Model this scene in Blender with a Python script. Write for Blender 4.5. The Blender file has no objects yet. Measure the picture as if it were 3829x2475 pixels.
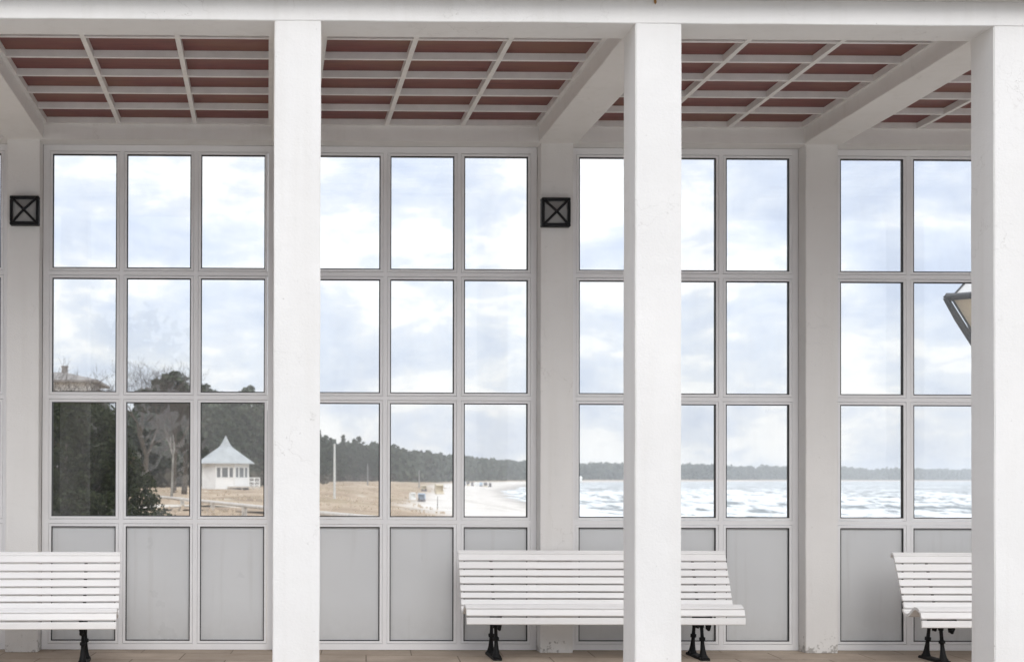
import bpy, bmesh, math, random
import numpy as np
from mathutils import Vector, Matrix, noise as mnoise

SC = bpy.context.scene
COL = SC.collection
R = math.radians
rng = np.random.default_rng(7)
random.seed(7)

# ------------------------------------------------------------------ materials
def new_mat(name):
    m = bpy.data.materials.new(name); m.use_nodes = True
    nt = m.node_tree; nt.nodes.clear()
    out = nt.nodes.new('ShaderNodeOutputMaterial')
    return m, nt, out

def N(nt, t, **kw):
    n = nt.nodes.new(t)
    for k, v in kw.items():
        if k.startswith('i_'):
            key = k[2:].replace('_', ' ')
            n.inputs[key].default_value = v
        else:
            setattr(n, k, v)
    return n

def ramp(nt, pts):
    n = nt.nodes.new('ShaderNodeValToRGB')
    cr = n.color_ramp
    while len(cr.elements) < len(pts): cr.elements.new(.5)
    for e, (p, c) in zip(cr.elements, pts):
        e.position = p
        e.color = (c, c, c, 1) if isinstance(c, (int, float)) else (*c, 1)
    return n

def coords(nt, scale=(1, 1, 1), kind='Object', rot=(0, 0, 0)):
    tc = N(nt, 'ShaderNodeTexCoord')
    mp = N(nt, 'ShaderNodeMapping')
    mp.inputs['Scale'].default_value = scale
    mp.inputs['Rotation'].default_value = rot
    nt.links.new(tc.outputs[kind], mp.inputs['Vector'])
    return mp.outputs['Vector']

def noise(nt, vec, scale, detail=4, rough=.55):
    n = N(nt, 'ShaderNodeTexNoise')
    n.inputs['Scale'].default_value = scale
    n.inputs['Detail'].default_value = detail
    n.inputs['Roughness'].default_value = rough
    nt.links.new(vec, n.inputs['Vector'])
    return n.outputs['Fac']

def mix(nt, fac, a, b, blend='MIX'):
    n = N(nt, 'ShaderNodeMix'); n.data_type = 'RGBA'; n.blend_type = blend
    for sock, v in ((n.inputs[0], fac), (n.inputs[6], a), (n.inputs[7], b)):
        if isinstance(v, (int, float)): sock.default_value = v
        elif isinstance(v, tuple): sock.default_value = (*v, 1)
        else: nt.links.new(v, sock)
    return n.outputs[2]

def math_n(nt, op, a, b=None, c=None):
    n = N(nt, 'ShaderNodeMath'); n.operation = op
    for i, v in enumerate((a, b, c)):
        if v is None: continue
        if isinstance(v, (int, float)): n.inputs[i].default_value = v
        else: nt.links.new(v, n.inputs[i])
    return n.outputs[0]

def principled(nt, out, col, rough=.6, bump=None, bump_d=.002, bump_s=1, spec=.5, metal=0):
    p = N(nt, 'ShaderNodeBsdfPrincipled')
    if isinstance(col, tuple): p.inputs['Base Color'].default_value = (*col, 1)
    else: nt.links.new(col, p.inputs['Base Color'])
    if isinstance(rough, (int, float)): p.inputs['Roughness'].default_value = rough
    else: nt.links.new(rough, p.inputs['Roughness'])
    p.inputs['Specular IOR Level'].default_value = spec
    p.inputs['Metallic'].default_value = metal
    if bump is not None:
        b = N(nt, 'ShaderNodeBump')
        b.inputs['Distance'].default_value = bump_d
        b.inputs['Strength'].default_value = bump_s
        nt.links.new(bump, b.inputs['Height'])
        nt.links.new(b.outputs['Normal'], p.inputs['Normal'])
    nt.links.new(p.outputs[0], out.inputs['Surface'])
    return p

def mat_plaster(name, base=(.80, .785, .765), dirt_top=0.0, speck=.755):
    m, nt, out = new_mat(name)
    v = coords(nt)
    big = ramp(nt, [(.35, .0), (.7, 1.)]); nt.links.new(noise(nt, v, .9, 5), big.inputs[0])
    dark = tuple(c * .93 for c in base)
    c = mix(nt, big.outputs[0], dark, base)
    # vertical rain streaks, very faint
    vs = coords(nt, (9, 9, .5))
    st = ramp(nt, [(.52, 0.), (.75, .15)]); nt.links.new(noise(nt, vs, 1.0, 3), st.inputs[0])
    c = mix(nt, st.outputs[0], c, (.55, .52, .47))
    # small chips and specks
    sp = ramp(nt, [(speck, 0.), (speck + .03, 1.)]); nt.links.new(noise(nt, v, 48, 2, .5), sp.inputs[0])
    c = mix(nt, math_n(nt, 'MULTIPLY', sp.outputs[0], .55), c, (.30, .27, .24))
    vo = N(nt, 'ShaderNodeTexVoronoi'); vo.feature = 'DISTANCE_TO_EDGE'; vo.inputs['Scale'].default_value = 1.3
    wv = N(nt, 'ShaderNodeVectorMath'); wv.operation = 'ADD'
    nz = N(nt, 'ShaderNodeTexNoise'); nz.inputs['Scale'].default_value = 4; nz.inputs['Detail'].default_value = 5; nt.links.new(v, nz.inputs['Vector'])
    nt.links.new(v, wv.inputs[0]); nt.links.new(nz.outputs['Color'], wv.inputs[1]); nt.links.new(wv.outputs[0], vo.inputs['Vector'])
    ck = ramp(nt, [(0., 1.), (.0045, 0.)]); nt.links.new(vo.outputs['Distance'], ck.inputs[0])
    cm = ramp(nt, [(.52, 0.), (.62, .5)]); nt.links.new(noise(nt, v, 1.4, 2), cm.inputs[0])
    c = mix(nt, math_n(nt, 'MULTIPLY', ck.outputs[0], cm.outputs[0]), c, (.36, .33, .30))
    tw = ramp(nt, [(.60, 0.), (.72, .13)]); nt.links.new(noise(nt, coords(nt, (3, 3, 16)), 1.6, 4, .6), tw.inputs[0])
    c = mix(nt, tw.outputs[0], c, (.60, .585, .56))
    if dirt_top > 0:   # splash dirt and chipped paint along the foot
        sx = N(nt, 'ShaderNodeSeparateXYZ')
        tc = N(nt, 'ShaderNodeTexCoord'); nt.links.new(tc.outputs['Object'], sx.inputs[0])
        h = N(nt, 'ShaderNodeMapRange'); h.inputs[1].default_value = 0; h.inputs[2].default_value = dirt_top
        h.inputs[3].default_value = 1; h.inputs[4].default_value = 0
        nt.links.new(sx.outputs[2], h.inputs[0])
        n2 = noise(nt, v, 18, 5, .7)
        f = math_n(nt, 'ADD', math_n(nt, 'MULTIPLY', h.outputs[0], .30), n2)
        d = ramp(nt, [(.785, 0.), (.86, 1.)]); nt.links.new(f, d.inputs[0])
        c = mix(nt, math_n(nt, 'MULTIPLY', d.outputs[0], .7), c, (.22, .20, .18))
        n3 = noise(nt, v, 5, 4, .6)
        f2 = ramp(nt, [(.45, 0.), (.75, .35)]); nt.links.new(n3, f2.inputs[0])
        c = mix(nt, math_n(nt, 'MULTIPLY', f2.outputs[0], math_n(nt, 'POWER', h.outputs[0], 1.5)), c, (.42, .39, .35))
    bmp = math_n(nt, 'ADD', noise(nt, v, 70, 4, .6), math_n(nt, 'MULTIPLY', noise(nt, v, 5, 3), 2.2))
    principled(nt, out, c, .75, bmp, .0022, .8, .3)
    return m

def mat_simple(name, col, rough=.5, nscale=None, var=.12, bump=None, bump_d=.001, spec=.5, metal=0, detail=4):
    m, nt, out = new_mat(name)
    c = col
    h = None
    if nscale:
        v = coords(nt)
        f = noise(nt, v, nscale, detail)
        rp = ramp(nt, [(.3, tuple(x * (1 - var) for x in col)), (.7, tuple(min(1, x * (1 + var)) for x in col))])
        nt.links.new(f, rp.inputs[0]); c = rp.outputs[0]
        if bump: h = noise(nt, v, bump, 4)
    principled(nt, out, c, rough, h, bump_d, 1, spec, metal)
    return m

def mat_glass():
    m, nt, out = new_mat('window_glass')
    tr = N(nt, 'ShaderNodeBsdfTransparent'); tr.inputs[0].default_value = (.985, .99, .988, 1)
    gl = N(nt, 'ShaderNodeBsdfGlossy'); gl.inputs['Roughness'].default_value = 0.0
    v = coords(nt)
    b = N(nt, 'ShaderNodeBump'); b.inputs['Distance'].default_value = .0006; b.inputs['Strength'].default_value = .5
    nt.links.new(noise(nt, v, 1.6, 2), b.inputs['Height'])
    nt.links.new(b.outputs[0], gl.inputs['Normal'])
    fr = N(nt, 'ShaderNodeFresnel'); fr.inputs[0].default_value = 1.52
    mx = N(nt, 'ShaderNodeMixShader')
    nt.links.new(fr.outputs[0], mx.inputs[0]); nt.links.new(tr.outputs[0], mx.inputs[1]); nt.links.new(gl.outputs[0], mx.inputs[2])
    fd = N(nt, 'ShaderNodeBsdfDiffuse'); fd.inputs[0].default_value = (.8, .8, .8, 1)
    ft = N(nt, 'ShaderNodeBsdfTranslucent'); ft.inputs[0].default_value = (.8, .8, .8, 1)
    fm = N(nt, 'ShaderNodeMixShader'); nt.links.new(fd.outputs[0], fm.inputs[1]); nt.links.new(ft.outputs[0], fm.inputs[2])
    film = ramp(nt, [(.38, .004), (.72, .045)]); nt.links.new(noise(nt, coords(nt, (2.2, 2.2, .6)), 1.3, 5, .6), film.inputs[0])
    m2 = N(nt, 'ShaderNodeMixShader')
    nt.links.new(film.outputs[0], m2.inputs[0]); nt.links.new(mx.outputs[0], m2.inputs[1]); nt.links.new(fm.outputs[0], m2.inputs[2])
    nt.links.new(m2.outputs[0], out.inputs[0])
    return m

def mat_foliage(name, dark, light, brown=None):
    m, nt, out = new_mat(name)
    g = N(nt, 'ShaderNodeNewGeometry')
    v = coords(nt)
    f = math_n(nt, 'ADD', math_n(nt, 'MULTIPLY', g.outputs['Random Per Island'], .6), math_n(nt, 'MULTIPLY', noise(nt, v, .6, 3), .5))
    rp = ramp(nt, [(.15, dark), (.85, light)]); nt.links.new(f, rp.inputs[0])
    c = rp.outputs[0]
    if brown:
        r2 = ramp(nt, [(.62, 0.), (.72, .8)]); nt.links.new(noise(nt, v, 1.7, 2), r2.inputs[0])
        c = mix(nt, r2.outputs[0], c, brown)
    d = N(nt, 'ShaderNodeBsdfDiffuse'); nt.links.new(c, d.inputs[0])
    t = N(nt, 'ShaderNodeBsdfTranslucent'); nt.links.new(c, t.inputs[0])
    mx = N(nt, 'ShaderNodeMixShader'); mx.inputs[0].default_value = .25
    nt.links.new(d.outputs[0], mx.inputs[1]); nt.links.new(t.outputs[0], mx.inputs[2])
    nt.links.new(mx.outputs[0], out.inputs[0])
    return m

M = {}
M['plaster'] = mat_plaster('white_plaster')
M['plaster_foot'] = mat_plaster('white_plaster_dirty_foot', (.78, .765, .745), .30, .75)
M['plaster_beam'] = mat_plaster('white_plaster_beam', (.80, .785, .765), 0, .765)
M['frame'] = mat_simple('white_coated_aluminium', (.79, .785, .79), .34, 3, .03)
M['gasket'] = mat_simple('black_rubber', (.012, .012, .013), .5)
M['sealant'] = mat_simple('dirty_joint', (.13, .105, .085), .9, 9, .5)
M['glass'] = mat_glass()
M['rib'] = mat_simple('white_painted_batten', (.75, .735, .715), .5, 8, .06, 40, .0006)
M['iron'] = mat_simple('black_cast_iron', (.004, .004, .0045), .6, 20, .3, 60, .0006, .22)
M['lamp_black'] = mat_simple('black_lamp_metal', (.004, .004, .005), .55, spec=.25)
M['diffuser'] = mat_simple('frosted_lamp_glass', (.27, .265, .26), .35, 3, .05)
M['soffit'] = mat_simple('grey_eave_board', (.55, .52, .49), .7, 4, .1)

def mat_infill():
    m, nt, out = new_mat('grey_satin_infill')
    v = coords(nt)
    rp = ramp(nt, [(.3, (.595, .605, .612)), (.7, (.645, .655, .662))]); nt.links.new(noise(nt, v, .9, 4), rp.inputs[0])
    dr = ramp(nt, [(.56, 0.), (.78, .22)]); nt.links.new(noise(nt, coords(nt, (14, 14, .7)), 1.0, 3), dr.inputs[0])
    c = mix(nt, dr.outputs[0], rp.outputs[0], (.40, .385, .36))
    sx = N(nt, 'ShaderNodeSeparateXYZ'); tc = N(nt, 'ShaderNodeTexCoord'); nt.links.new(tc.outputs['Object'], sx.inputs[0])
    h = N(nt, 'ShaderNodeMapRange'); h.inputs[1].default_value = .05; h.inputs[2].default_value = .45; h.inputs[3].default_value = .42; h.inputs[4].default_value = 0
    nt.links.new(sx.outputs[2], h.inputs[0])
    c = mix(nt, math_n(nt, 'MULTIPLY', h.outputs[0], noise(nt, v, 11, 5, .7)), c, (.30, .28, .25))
    rr = ramp(nt, [(.3, .26), (.7, .46)]); nt.links.new(noise(nt, v, 2.5, 4), rr.inputs[0])
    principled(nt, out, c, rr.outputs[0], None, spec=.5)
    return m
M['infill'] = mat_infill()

def mat_ceiling():
    m, nt, out = new_mat('red_brown_ceiling_board')
    v = coords(nt, (1.2, 9, 1))
    v2 = coords(nt, (.9, 2.2, 1))
    a = ramp(nt, [(.3, (.135, .037, .034)), (.72, (.20, .058, .048))]); nt.links.new(noise(nt, v, 3, 5), a.inputs[0])
    b = ramp(nt, [(.45, 0.), (.70, .85)]); nt.links.new(noise(nt, v2, 1.2, 3), b.inputs[0])
    c = mix(nt, b.outputs[0], a.outputs[0], (.20, .085, .050))
    principled(nt, out, c, .5, noise(nt, v, 6, 4), .001, .6, .4)
    return m
M['ceiling'] = mat_ceiling()

def mat_bench():
    m, nt, out = new_mat('white_painted_slats')
    v = coords(nt, (1, 9, 9))
    a = ramp(nt, [(.3, (.80, .785, .775)), (.7, (.86, .85, .84))]); nt.links.new(noise(nt, v, 1.6, 4), a.inputs[0])
    v2 = coords(nt, (1, 3, 3))
    d = ramp(nt, [(.70, 0.), (.735, 1.)]); nt.links.new(noise(nt, v2, 8, 3, .6), d.inputs[0])
    c = mix(nt, math_n(nt, 'MULTIPLY', d.outputs[0], .30), a.outputs[0], (.35, .31, .28))
    principled(nt, out, c, .42, noise(nt, v, 14, 4), .0008, .6, .45)
    return m
M['bench'] = mat_bench()

def mat_paving():
    m, nt, out = new_mat('sandstone_paving')
    v = coords(nt)
    br = N(nt, 'ShaderNodeTexBrick')
    br.offset = .5; br.inputs['Scale'].default_value = 1.0
    br.inputs['Mortar Size'].default_value = .006; br.inputs['Mortar Smooth'].default_value = .2
    br.inputs['Brick Width'].default_value = .82; br.inputs['Row Height'].default_value = .46
    br.inputs['Color1'].default_value = (.43, .355, .285, 1); br.inputs['Color2'].default_value = (.50, .415, .335, 1)
    br.inputs['Mortar'].default_value = (.17, .135, .10, 1); br.inputs['Bias'].default_value = 0
    nt.links.new(coords(nt, (1, 1, 1), 'Object', (0, 0, R(4))), br.inputs['Vector'])
    bl = ramp(nt, [(.35, 0.), (.65, .65)]); nt.links.new(noise(nt, v, 2.2, 5, .65), bl.inputs[0])
    c = mix(nt, bl.outputs[0], br.outputs['Color'], (.30, .235, .18))
    vs = coords(nt, (5, 16, 5))
    sp = ramp(nt, [(.66, 0.), (.71, .8)]); nt.links.new(noise(nt, vs, 1.4, 4, .65), sp.inputs[0])
    c = mix(nt, sp.outputs[0], c, (.11, .085, .065))
    h = math_n(nt, 'SUBTRACT', noise(nt, v, 30, 5), math_n(nt, 'MULTIPLY', br.outputs['Fac'], 1.2))
    principled(nt, out, c, .8, h, .003, .8, .3)
    return m
M['paving'] = mat_paving()

def mat_plaza():
    m, nt, out = new_mat('pale_plaza_paving')
    v = coords(nt)
    br = N(nt, 'ShaderNodeTexBrick')
    br.inputs['Scale'].default_value = 1.0; br.inputs['Brick Width'].default_value = .4; br.inputs['Row Height'].default_value = .2
    br.inputs['Mortar Size'].default_value = .006
    br.inputs['Color1'].default_value = (.41, .395, .37, 1); br.inputs['Color2'].default_value = (.36, .345, .325, 1)
    br.inputs['Mortar'].default_value = (.2, .19, .17, 1)
    nt.links.new(v, br.inputs['Vector'])
    c = mix(nt, math_n(nt, 'MULTIPLY', noise(nt, v, .7, 5), .4), br.outputs['Color'], (.29, .27, .25))
    principled(nt, out, c, .85)
    return m
M['plaza'] = mat_plaza()

def mat_ground():
    m, nt, out = new_mat('dune_and_beach')
    v = coords(nt)
    at = N(nt, 'ShaderNodeAttribute'); at.attribute_name = 'inland'
    wob = math_n(nt, 'MULTIPLY', math_n(nt, 'SUBTRACT', noise(nt, v, .11, 4, .6), .5), 9.0)
    t = math_n(nt, 'ADD', at.outputs['Fac'], wob)
    # sand -> dune grass at about 18 m from the water
    sand_f = N(nt, 'ShaderNodeMapRange'); sand_f.inputs[1].default_value = 15.5; sand_f.inputs[2].default_value = 19.5
    nt.links.new(t, sand_f.inputs[0])
    wet = N(nt, 'ShaderNodeMapRange'); wet.inputs[1].default_value = 1; wet.inputs[2].default_value = 6
    nt.links.new(t, wet.inputs[0])
    sand = mix(nt, noise(nt, v, .35, 5), (.60, .555, .50), (.70, .665, .62))
    st = ramp(nt, [(.5, 0.), (.68, .5)]); nt.links.new(noise(nt, coords(nt, (.35, .05, 1)), 1.0, 4), st.inputs[0])
    sand = mix(nt, st.outputs[0], sand, (.42, .38, .33))
    sand = mix(nt, wet.outputs[0], (.36, .33, .30), sand)
    g1 = ramp(nt, [(.30, (.20, .145, .10)), (.48, (.36, .275, .195)), (.70, (.49, .395, .295))]); nt.links.new(noise(nt, coords(nt, (1, .5, 1)), .16, 6, .62), g1.inputs[0])
    g2 = ramp(nt, [(.52, 0.), (.7, .6)]); nt.links.new(noise(nt, v, .07, 4), g2.inputs[0])
    grass = mix(nt, g2.outputs[0], g1.outputs[0], (.27, .225, .13))
    pat = ramp(nt, [(.6, 0.), (.68, .7)]); nt.links.new(noise(nt, coords(nt, (1, .4, 1)), .22, 4), pat.inputs[0])
    grass = mix(nt, pat.outputs[0], grass, (.50, .44, .35))
    c = mix(nt, sand_f.outputs[0], sand, grass)
    principled(nt, out, c, .95, noise(nt, v, 1.2, 5), .12, .7, .1)
    return m
M['ground'] = mat_ground()

def mat_sea():
    m, nt, out = new_mat('choppy_foamy_sea')
    va = coords(nt, (.36, .105, .5), rot=(0, 0, R(7)))
    f1 = noise(nt, va, 1.0, 6, .62)
    f2 = noise(nt, coords(nt, (.020, .012, 1)), 1.0, 4, .55)
    g = N(nt, 'ShaderNodeNewGeometry'); sz = N(nt, 'ShaderNodeSeparateXYZ'); nt.links.new(g.outputs['Position'], sz.inputs[0])
    hz = N(nt, 'ShaderNodeMapRange'); hz.inputs[1].default_value = -2.75; hz.inputs[2].default_value = -1.95; hz.inputs[3].default_value = -.06; hz.inputs[4].default_value = .12
    nt.links.new(sz.outputs[2], hz.inputs[0])
    f = math_n(nt, 'ADD', math_n(nt, 'ADD', math_n(nt, 'MULTIPLY', f1, .78), math_n(nt, 'MULTIPLY', f2, .22)), hz.outputs[0])
    foam = ramp(nt, [(.475, 0.), (.535, .7), (.61, 1.)]); nt.links.new(f, foam.inputs[0])
    p = N(nt, 'ShaderNodeBsdfPrincipled')
    p.inputs['Base Color'].default_value = (.16, .185, .19, 1)
    p.inputs['Roughness'].default_value = .38; p.inputs['IOR'].default_value = 1.33; p.inputs['Specular IOR Level'].default_value = .4
    bp = N(nt, 'ShaderNodeBump'); bp.inputs['Distance'].default_value = 1.2; bp.inputs['Strength'].default_value = 1
    nt.links.new(math_n(nt, 'ADD', noise(nt, coords(nt, (.5, .3, 1)), .5, 4), f1), bp.inputs['Height'])
    nt.links.new(bp.outputs[0], p.inputs['Normal'])
    d = N(nt, 'ShaderNodeBsdfDiffuse'); d.inputs[0].default_value = (.80, .815, .815, 1)
    nt.links.new(bp.outputs[0], d.inputs['Normal'])
    mx = N(nt, 'ShaderNodeMixShader')
    nt.links.new(foam.outputs[0], mx.inputs[0]); nt.links.new(p.outputs[0], mx.inputs[1]); nt.links.new(d.outputs[0], mx.inputs[2])
    nt.links.new(mx.outputs[0], out.inputs[0])
    return m
M['sea'] = mat_sea()

M['sandpath'] = mat_simple('pale_sand_path', (.56, .51, .44), .95, .8, .12)
M['needle'] = mat_foliage('pine_needles', (.034, .046, .030), (.100, .118, .080))
M['far_needle'] = mat_foliage('far_pine_needles', (.036, .048, .034), (.095, .112, .080))
M['brush'] = mat_foliage('grey_brown_brush', (.055, .050, .040), (.135, .125, .10))
M['yew'] = mat_foliage('yew_foliage', (.014, .020, .009), (.060, .072, .038), (.075, .055, .034))
M['bark'] = mat_simple('grey_brown_bark', (.085, .072, .058), .9, 6, .4)
M['pale_bark'] = mat_simple('pale_bark', (.25, .24, .22), .85, 3, .35)
M['twig'] = mat_simple('bare_twigs', (.085, .07, .062), .9, 4, .3)
M['drygrass'] = mat_foliage('dry_dune_grass', (.44, .36, .27), (.60, .50, .39))
M['white_wood'] = mat_simple('white_painted_boards', (.80, .80, .79), .5, 5, .04)
M['zinc'] = mat_simple('pale_grey_roof', (.34, .355, .355), .5, 1.4, .16)
M['dark_pane'] = mat_simple('dark_window_glass', (.16, .17, .18), .12)
M['cream'] = mat_simple('cream_render', (.70, .68, .65), .8, 1, .06)
M['villa_roof'] = mat_simple('brown_grey_roof', (.27, .25, .235), .8, 2, .2)
M['grey_wood'] = mat_simple('weathered_timber', (.52, .48, .43), .85, 5, .2)
M['pole'] = mat_simple('pale_pole', (.55, .55, .53), .5, 3, .1)
M['grey_pole'] = mat_simple('grey_pole', (.26, .26, .25), .6, 3, .1)
M['wicker'] = mat_simple('cream_wicker', (.62, .55, .42), .7, 30, .12)
M['canvas_dark'] = mat_simple('dark_canvas', (.17, .16, .165), .8, 5, .2)
M['canvas_blue'] = mat_simple('pale_blue_canvas', (.42, .49, .57), .8, 5, .1)
M['canvas_white'] = mat_simple('white_canvas', (.78, .78, .76), .8, 5, .05)
M['cream_glass'] = mat_simple('cream_lantern_glass', (.72, .62, .46), .25, 2, .06)
M['white_glass'] = mat_simple('white_lantern_glass', (.80, .79, .77), .25, 2, .04)
M['lantern_metal'] = mat_simple('grey_lantern_metal', (.022, .023, .026), .5, 6, .2)
M['leaf'] = mat_simple('dry_leaf_brown', (.33, .17, .05), .8, 20, .3)

# ------------------------------------------------------------------ helpers
class MB:
    def __init__(s): s.v = []; s.f = []; s.mi = []; s.smooth = []
    def add(s, vs, fs, mi=0, smooth=False):
        b = len(s.v); s.v += [tuple(p) for p in vs]
        for f in fs: s.f.append([b + i for i in f]); s.mi.append(mi); s.smooth.append(smooth)
    def box(s, x0, x1, y0, y1, z0, z1, mi=0):
        vs = [(x0, y0, z0), (x1, y0, z0), (x1, y1, z0), (x0, y1, z0), (x0, y0, z1), (x1, y0, z1), (x1, y1, z1), (x0, y1, z1)]
        s.add(vs, [(0, 3, 2, 1), (4, 5, 6, 7), (0, 1, 5, 4), (1, 2, 6, 5), (2, 3, 7, 6), (3, 0, 4, 7)], mi)
    def prism_x(s, poly, x0, x1, mi=0, smooth=False):      # poly in (y, z), counter-clockwise seen from +x
        n = len(poly)
        vs = [(x0, y, z) for y, z in poly] + [(x1, y, z) for y, z in poly]
        fs = [(i, (i + 1) % n, n + (i + 1) % n, n + i) for i in range(n)]
        s.add(vs, [tuple(reversed(f)) for f in fs], mi, smooth)
        s.add([(x0, y, z) for y, z in poly], [tuple(range(n))], mi)
        s.add([(x1, y, z) for y, z in poly], [tuple(reversed(range(n)))], mi)
    def slat(s, cy, cz, w, t, ang, x0, x1, mi=0, ch=.004):  # w along the direction ang (in yz), t across
        hw, ht = w / 2, t / 2
        pts = [(-hw + ch, -ht), (hw - ch, -ht), (hw, -ht + ch), (hw, ht - ch), (hw - ch, ht), (-hw + ch, ht), (-hw, ht - ch), (-hw, -ht + ch)]
        c, n = math.cos(ang), math.sin(ang)
        s.prism_x([(cy + a * c - b * n, cz + a * n + b * c) for a, b in pts], x0, x1, mi)
    def tube(s, pts, rad, seg=8, mi=0, cap=True, smooth=True):
        rings = []
        pts = [Vector(p) for p in pts]
        for i, p in enumerate(pts):
            d = (pts[min(i + 1, len(pts) - 1)] - pts[max(i - 1, 0)])
            if d.length < 1e-6: d = Vector((0, 0, 1))
            d.normalize()
            a = d.cross(Vector((0, 1, 0)) if abs(d.y) < .9 else Vector((1, 0, 0))).normalized(); b = d.cross(a)
            r = rad[i] if isinstance(rad, (list, tuple)) else rad
            rings.append([p + a * (r * math.cos(2 * math.pi * k / seg)) + b * (r * math.sin(2 * math.pi * k / seg)) for k in range(seg)])
        vs = [q for r_ in rings for q in r_]; fs = []
        for i in range(len(pts) - 1):
            for k in range(seg):
                k2 = (k + 1) % seg
                fs.append((i * seg + k, (i + 1) * seg + k, (i + 1) * seg + k2, i * seg + k2))
        s.add(vs, fs, mi, smooth)
        if cap:
            s.add(rings[0], [tuple(range(seg))], mi); s.add(rings[-1], [tuple(reversed(range(seg)))], mi)
    def build(s, name, mats, parent=None, loc=(0, 0, 0), bevel=0, recalc=True):
        me = bpy.data.meshes.new(name)
        me.from_pydata(s.v, [], s.f)
        if not isinstance(mats, (list, tuple)): mats = [mats]
        for m in mats: me.materials.append(m)
        me.polygons.foreach_set('material_index', s.mi)
        me.polygons.foreach_set('use_smooth', s.smooth)
        if recalc:
            bm = bmesh.new(); bm.from_mesh(me)
            bmesh.ops.recalc_face_normals(bm, faces=bm.faces)
            if bevel:
                bmesh.ops.bevel(bm, geom=[e for e in bm.edges if e.is_manifold and e.calc_face_angle(0) > .6], offset=bevel, segments=2, affect='EDGES', clamp_overlap=True)
            bm.to_mesh(me); bm.free()
        me.update()
        o = bpy.data.objects.new(name, me); COL.objects.link(o)
        o.location = loc
        if parent: o.parent = parent
        return o

def tag(o, label=None, cat=None, group=None, kind=None):
    if label: o['label'] = label
    if cat: o['category'] = cat
    if group: o['group'] = group
    if kind: o['kind'] = kind
    return o

def empty(name, loc=(0, 0, 0), rz=0, **kw):
    o = bpy.data.objects.new(name, None); COL.objects.link(o)
    o.location = loc; o.rotation_euler = (0, 0, rz); o.empty_display_size = .2
    return tag(o, **kw)

def copy_tree(o, parent=None):
    c = o.copy(); COL.objects.link(c)
    if parent: c.parent = parent
    for ch in list(o.children): copy_tree(ch, c)
    return c

def quad_mesh(name, centers, normals, sizes, mat, parent=None, aspect=1.0, up=None):
    """many loose leaf quads as one mesh (numpy)"""
    c = np.asarray(centers, float); n = np.asarray(normals, float); n /= np.linalg.norm(n, axis=1, keepdims=True) + 1e-9
    k = len(c); s = np.broadcast_to(np.asarray(sizes, float).reshape(-1, 1), (k, 1))
    a = np.cross(n, rng.normal(size=(k, 3)) if up is None else np.tile(up, (k, 1))); a /= np.linalg.norm(a, axis=1, keepdims=True) + 1e-9
    b = np.cross(n, a)
    a = a * s * .5; b = b * s * .5 * aspect
    v = np.stack([c - a - b * .7, c + a * .6 - b, c + a + b * .8, c - a * .7 + b], 1).reshape(-1, 3)
    me = bpy.data.meshes.new(name)
    me.vertices.add(4 * k); me.loops.add(4 * k); me.polygons.add(k)
    me.vertices.foreach_set('co', v.ravel())
    me.loops.foreach_set('vertex_index', np.arange(4 * k))
    me.polygons.foreach_set('loop_start', np.arange(0, 4 * k, 4))
    me.polygons.foreach_set('loop_total', np.full(k, 4))
    me.materials.append(mat); me.update(calc_edges=True); me.validate()
    o = bpy.data.objects.new(name, me); COL.objects.link(o)
    if parent: o.parent = parent
    return o

# ------------------------------------------------------------------ the loggia
YF, YB, P = 9.586, 13.206, 2.45          # front face, window plane, bay pitch
BAYS = range(-1, 4)
ZB = 4.686                               # underside of the beams
XC = [.041 + k * P for k in range(-1, 5)]       # left edge of each front column
CW = .314
X0, X1 = -5.2, 13.2

bld = empty('arcade_building', (0, YB, 0), label='long white loggia with square columns, coffered red ceiling and tall gridded windows', cat='building')
def lp(mb, name, mat, parent=bld, **kw):   # part whose mesh is written in world coordinates
    o = mb.build(name, mat, parent, **kw)
    px = parent
    off = Vector((0, 0, 0))
    while px is not None: off += px.location; px = px.parent
    o.location = -off
    return o

def rough_box(mb, x0, x1, y0, y1, z0, z1, nx, ny, nz, amp, seed):
    """box with subdivided, slightly uneven hand-plastered faces"""
    bm = bmesh.new()
    def grid(o, du, dv, nu, nv):
        vs = [[bm.verts.new(Vector(o) + Vector(du) * (i / nu) + Vector(dv) * (j / nv)) for j in range(nv + 1)] for i in range(nu + 1)]
        for i in range(nu):
            for j in range(nv): bm.faces.new((vs[i][j], vs[i + 1][j], vs[i + 1][j + 1], vs[i][j + 1]))
    dx, dy, dz = x1 - x0, y1 - y0, z1 - z0
    for z in (z0, z1): grid((x0, y0, z), (dx, 0, 0), (0, dy, 0), nx, ny)
    for y in (y0, y1): grid((x0, y, z0), (dx, 0, 0), (0, 0, dz), nx, nz)
    for x in (x0, x1): grid((x, y0, z0), (0, dy, 0), (0, 0, dz), ny, nz)
    bmesh.ops.remove_doubles(bm, verts=bm.verts, dist=1e-5)
    for v in bm.verts:
        p = v.co * 2.3 + Vector((seed * 7.1, seed * 3.3, 0))
        d = Vector((mnoise.noise(p), mnoise.noise(p + Vector((31, 0, 0))), mnoise.noise(p + Vector((0, 47, 0)))))
        p2 = v.co * 9 + Vector((seed, 0, 0))
        d2 = Vector((mnoise.noise(p2), mnoise.noise(p2 + Vector((31, 0, 0))), mnoise.noise(p2 + Vector((0, 47, 0)))))
        v.co += d * amp + d2 * amp * .45
    bmesh.ops.recalc_face_normals(bm, faces=bm.faces)
    bm.verts.index_update()
    mb.add([v.co.copy() for v in bm.verts], [[v.index for v in f.verts] for f in bm.faces])
    bm.free()

# front columns
for k, x in enumerate(XC):
    mb = MB(); rough_box(mb, x, x + CW, YF + .006, YF + .006 + .322, 0, ZB + .01, 5, 5, 60, .0028, k)
    o = lp(mb, 'column', M['plaster_foot'], bevel=.006)
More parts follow.
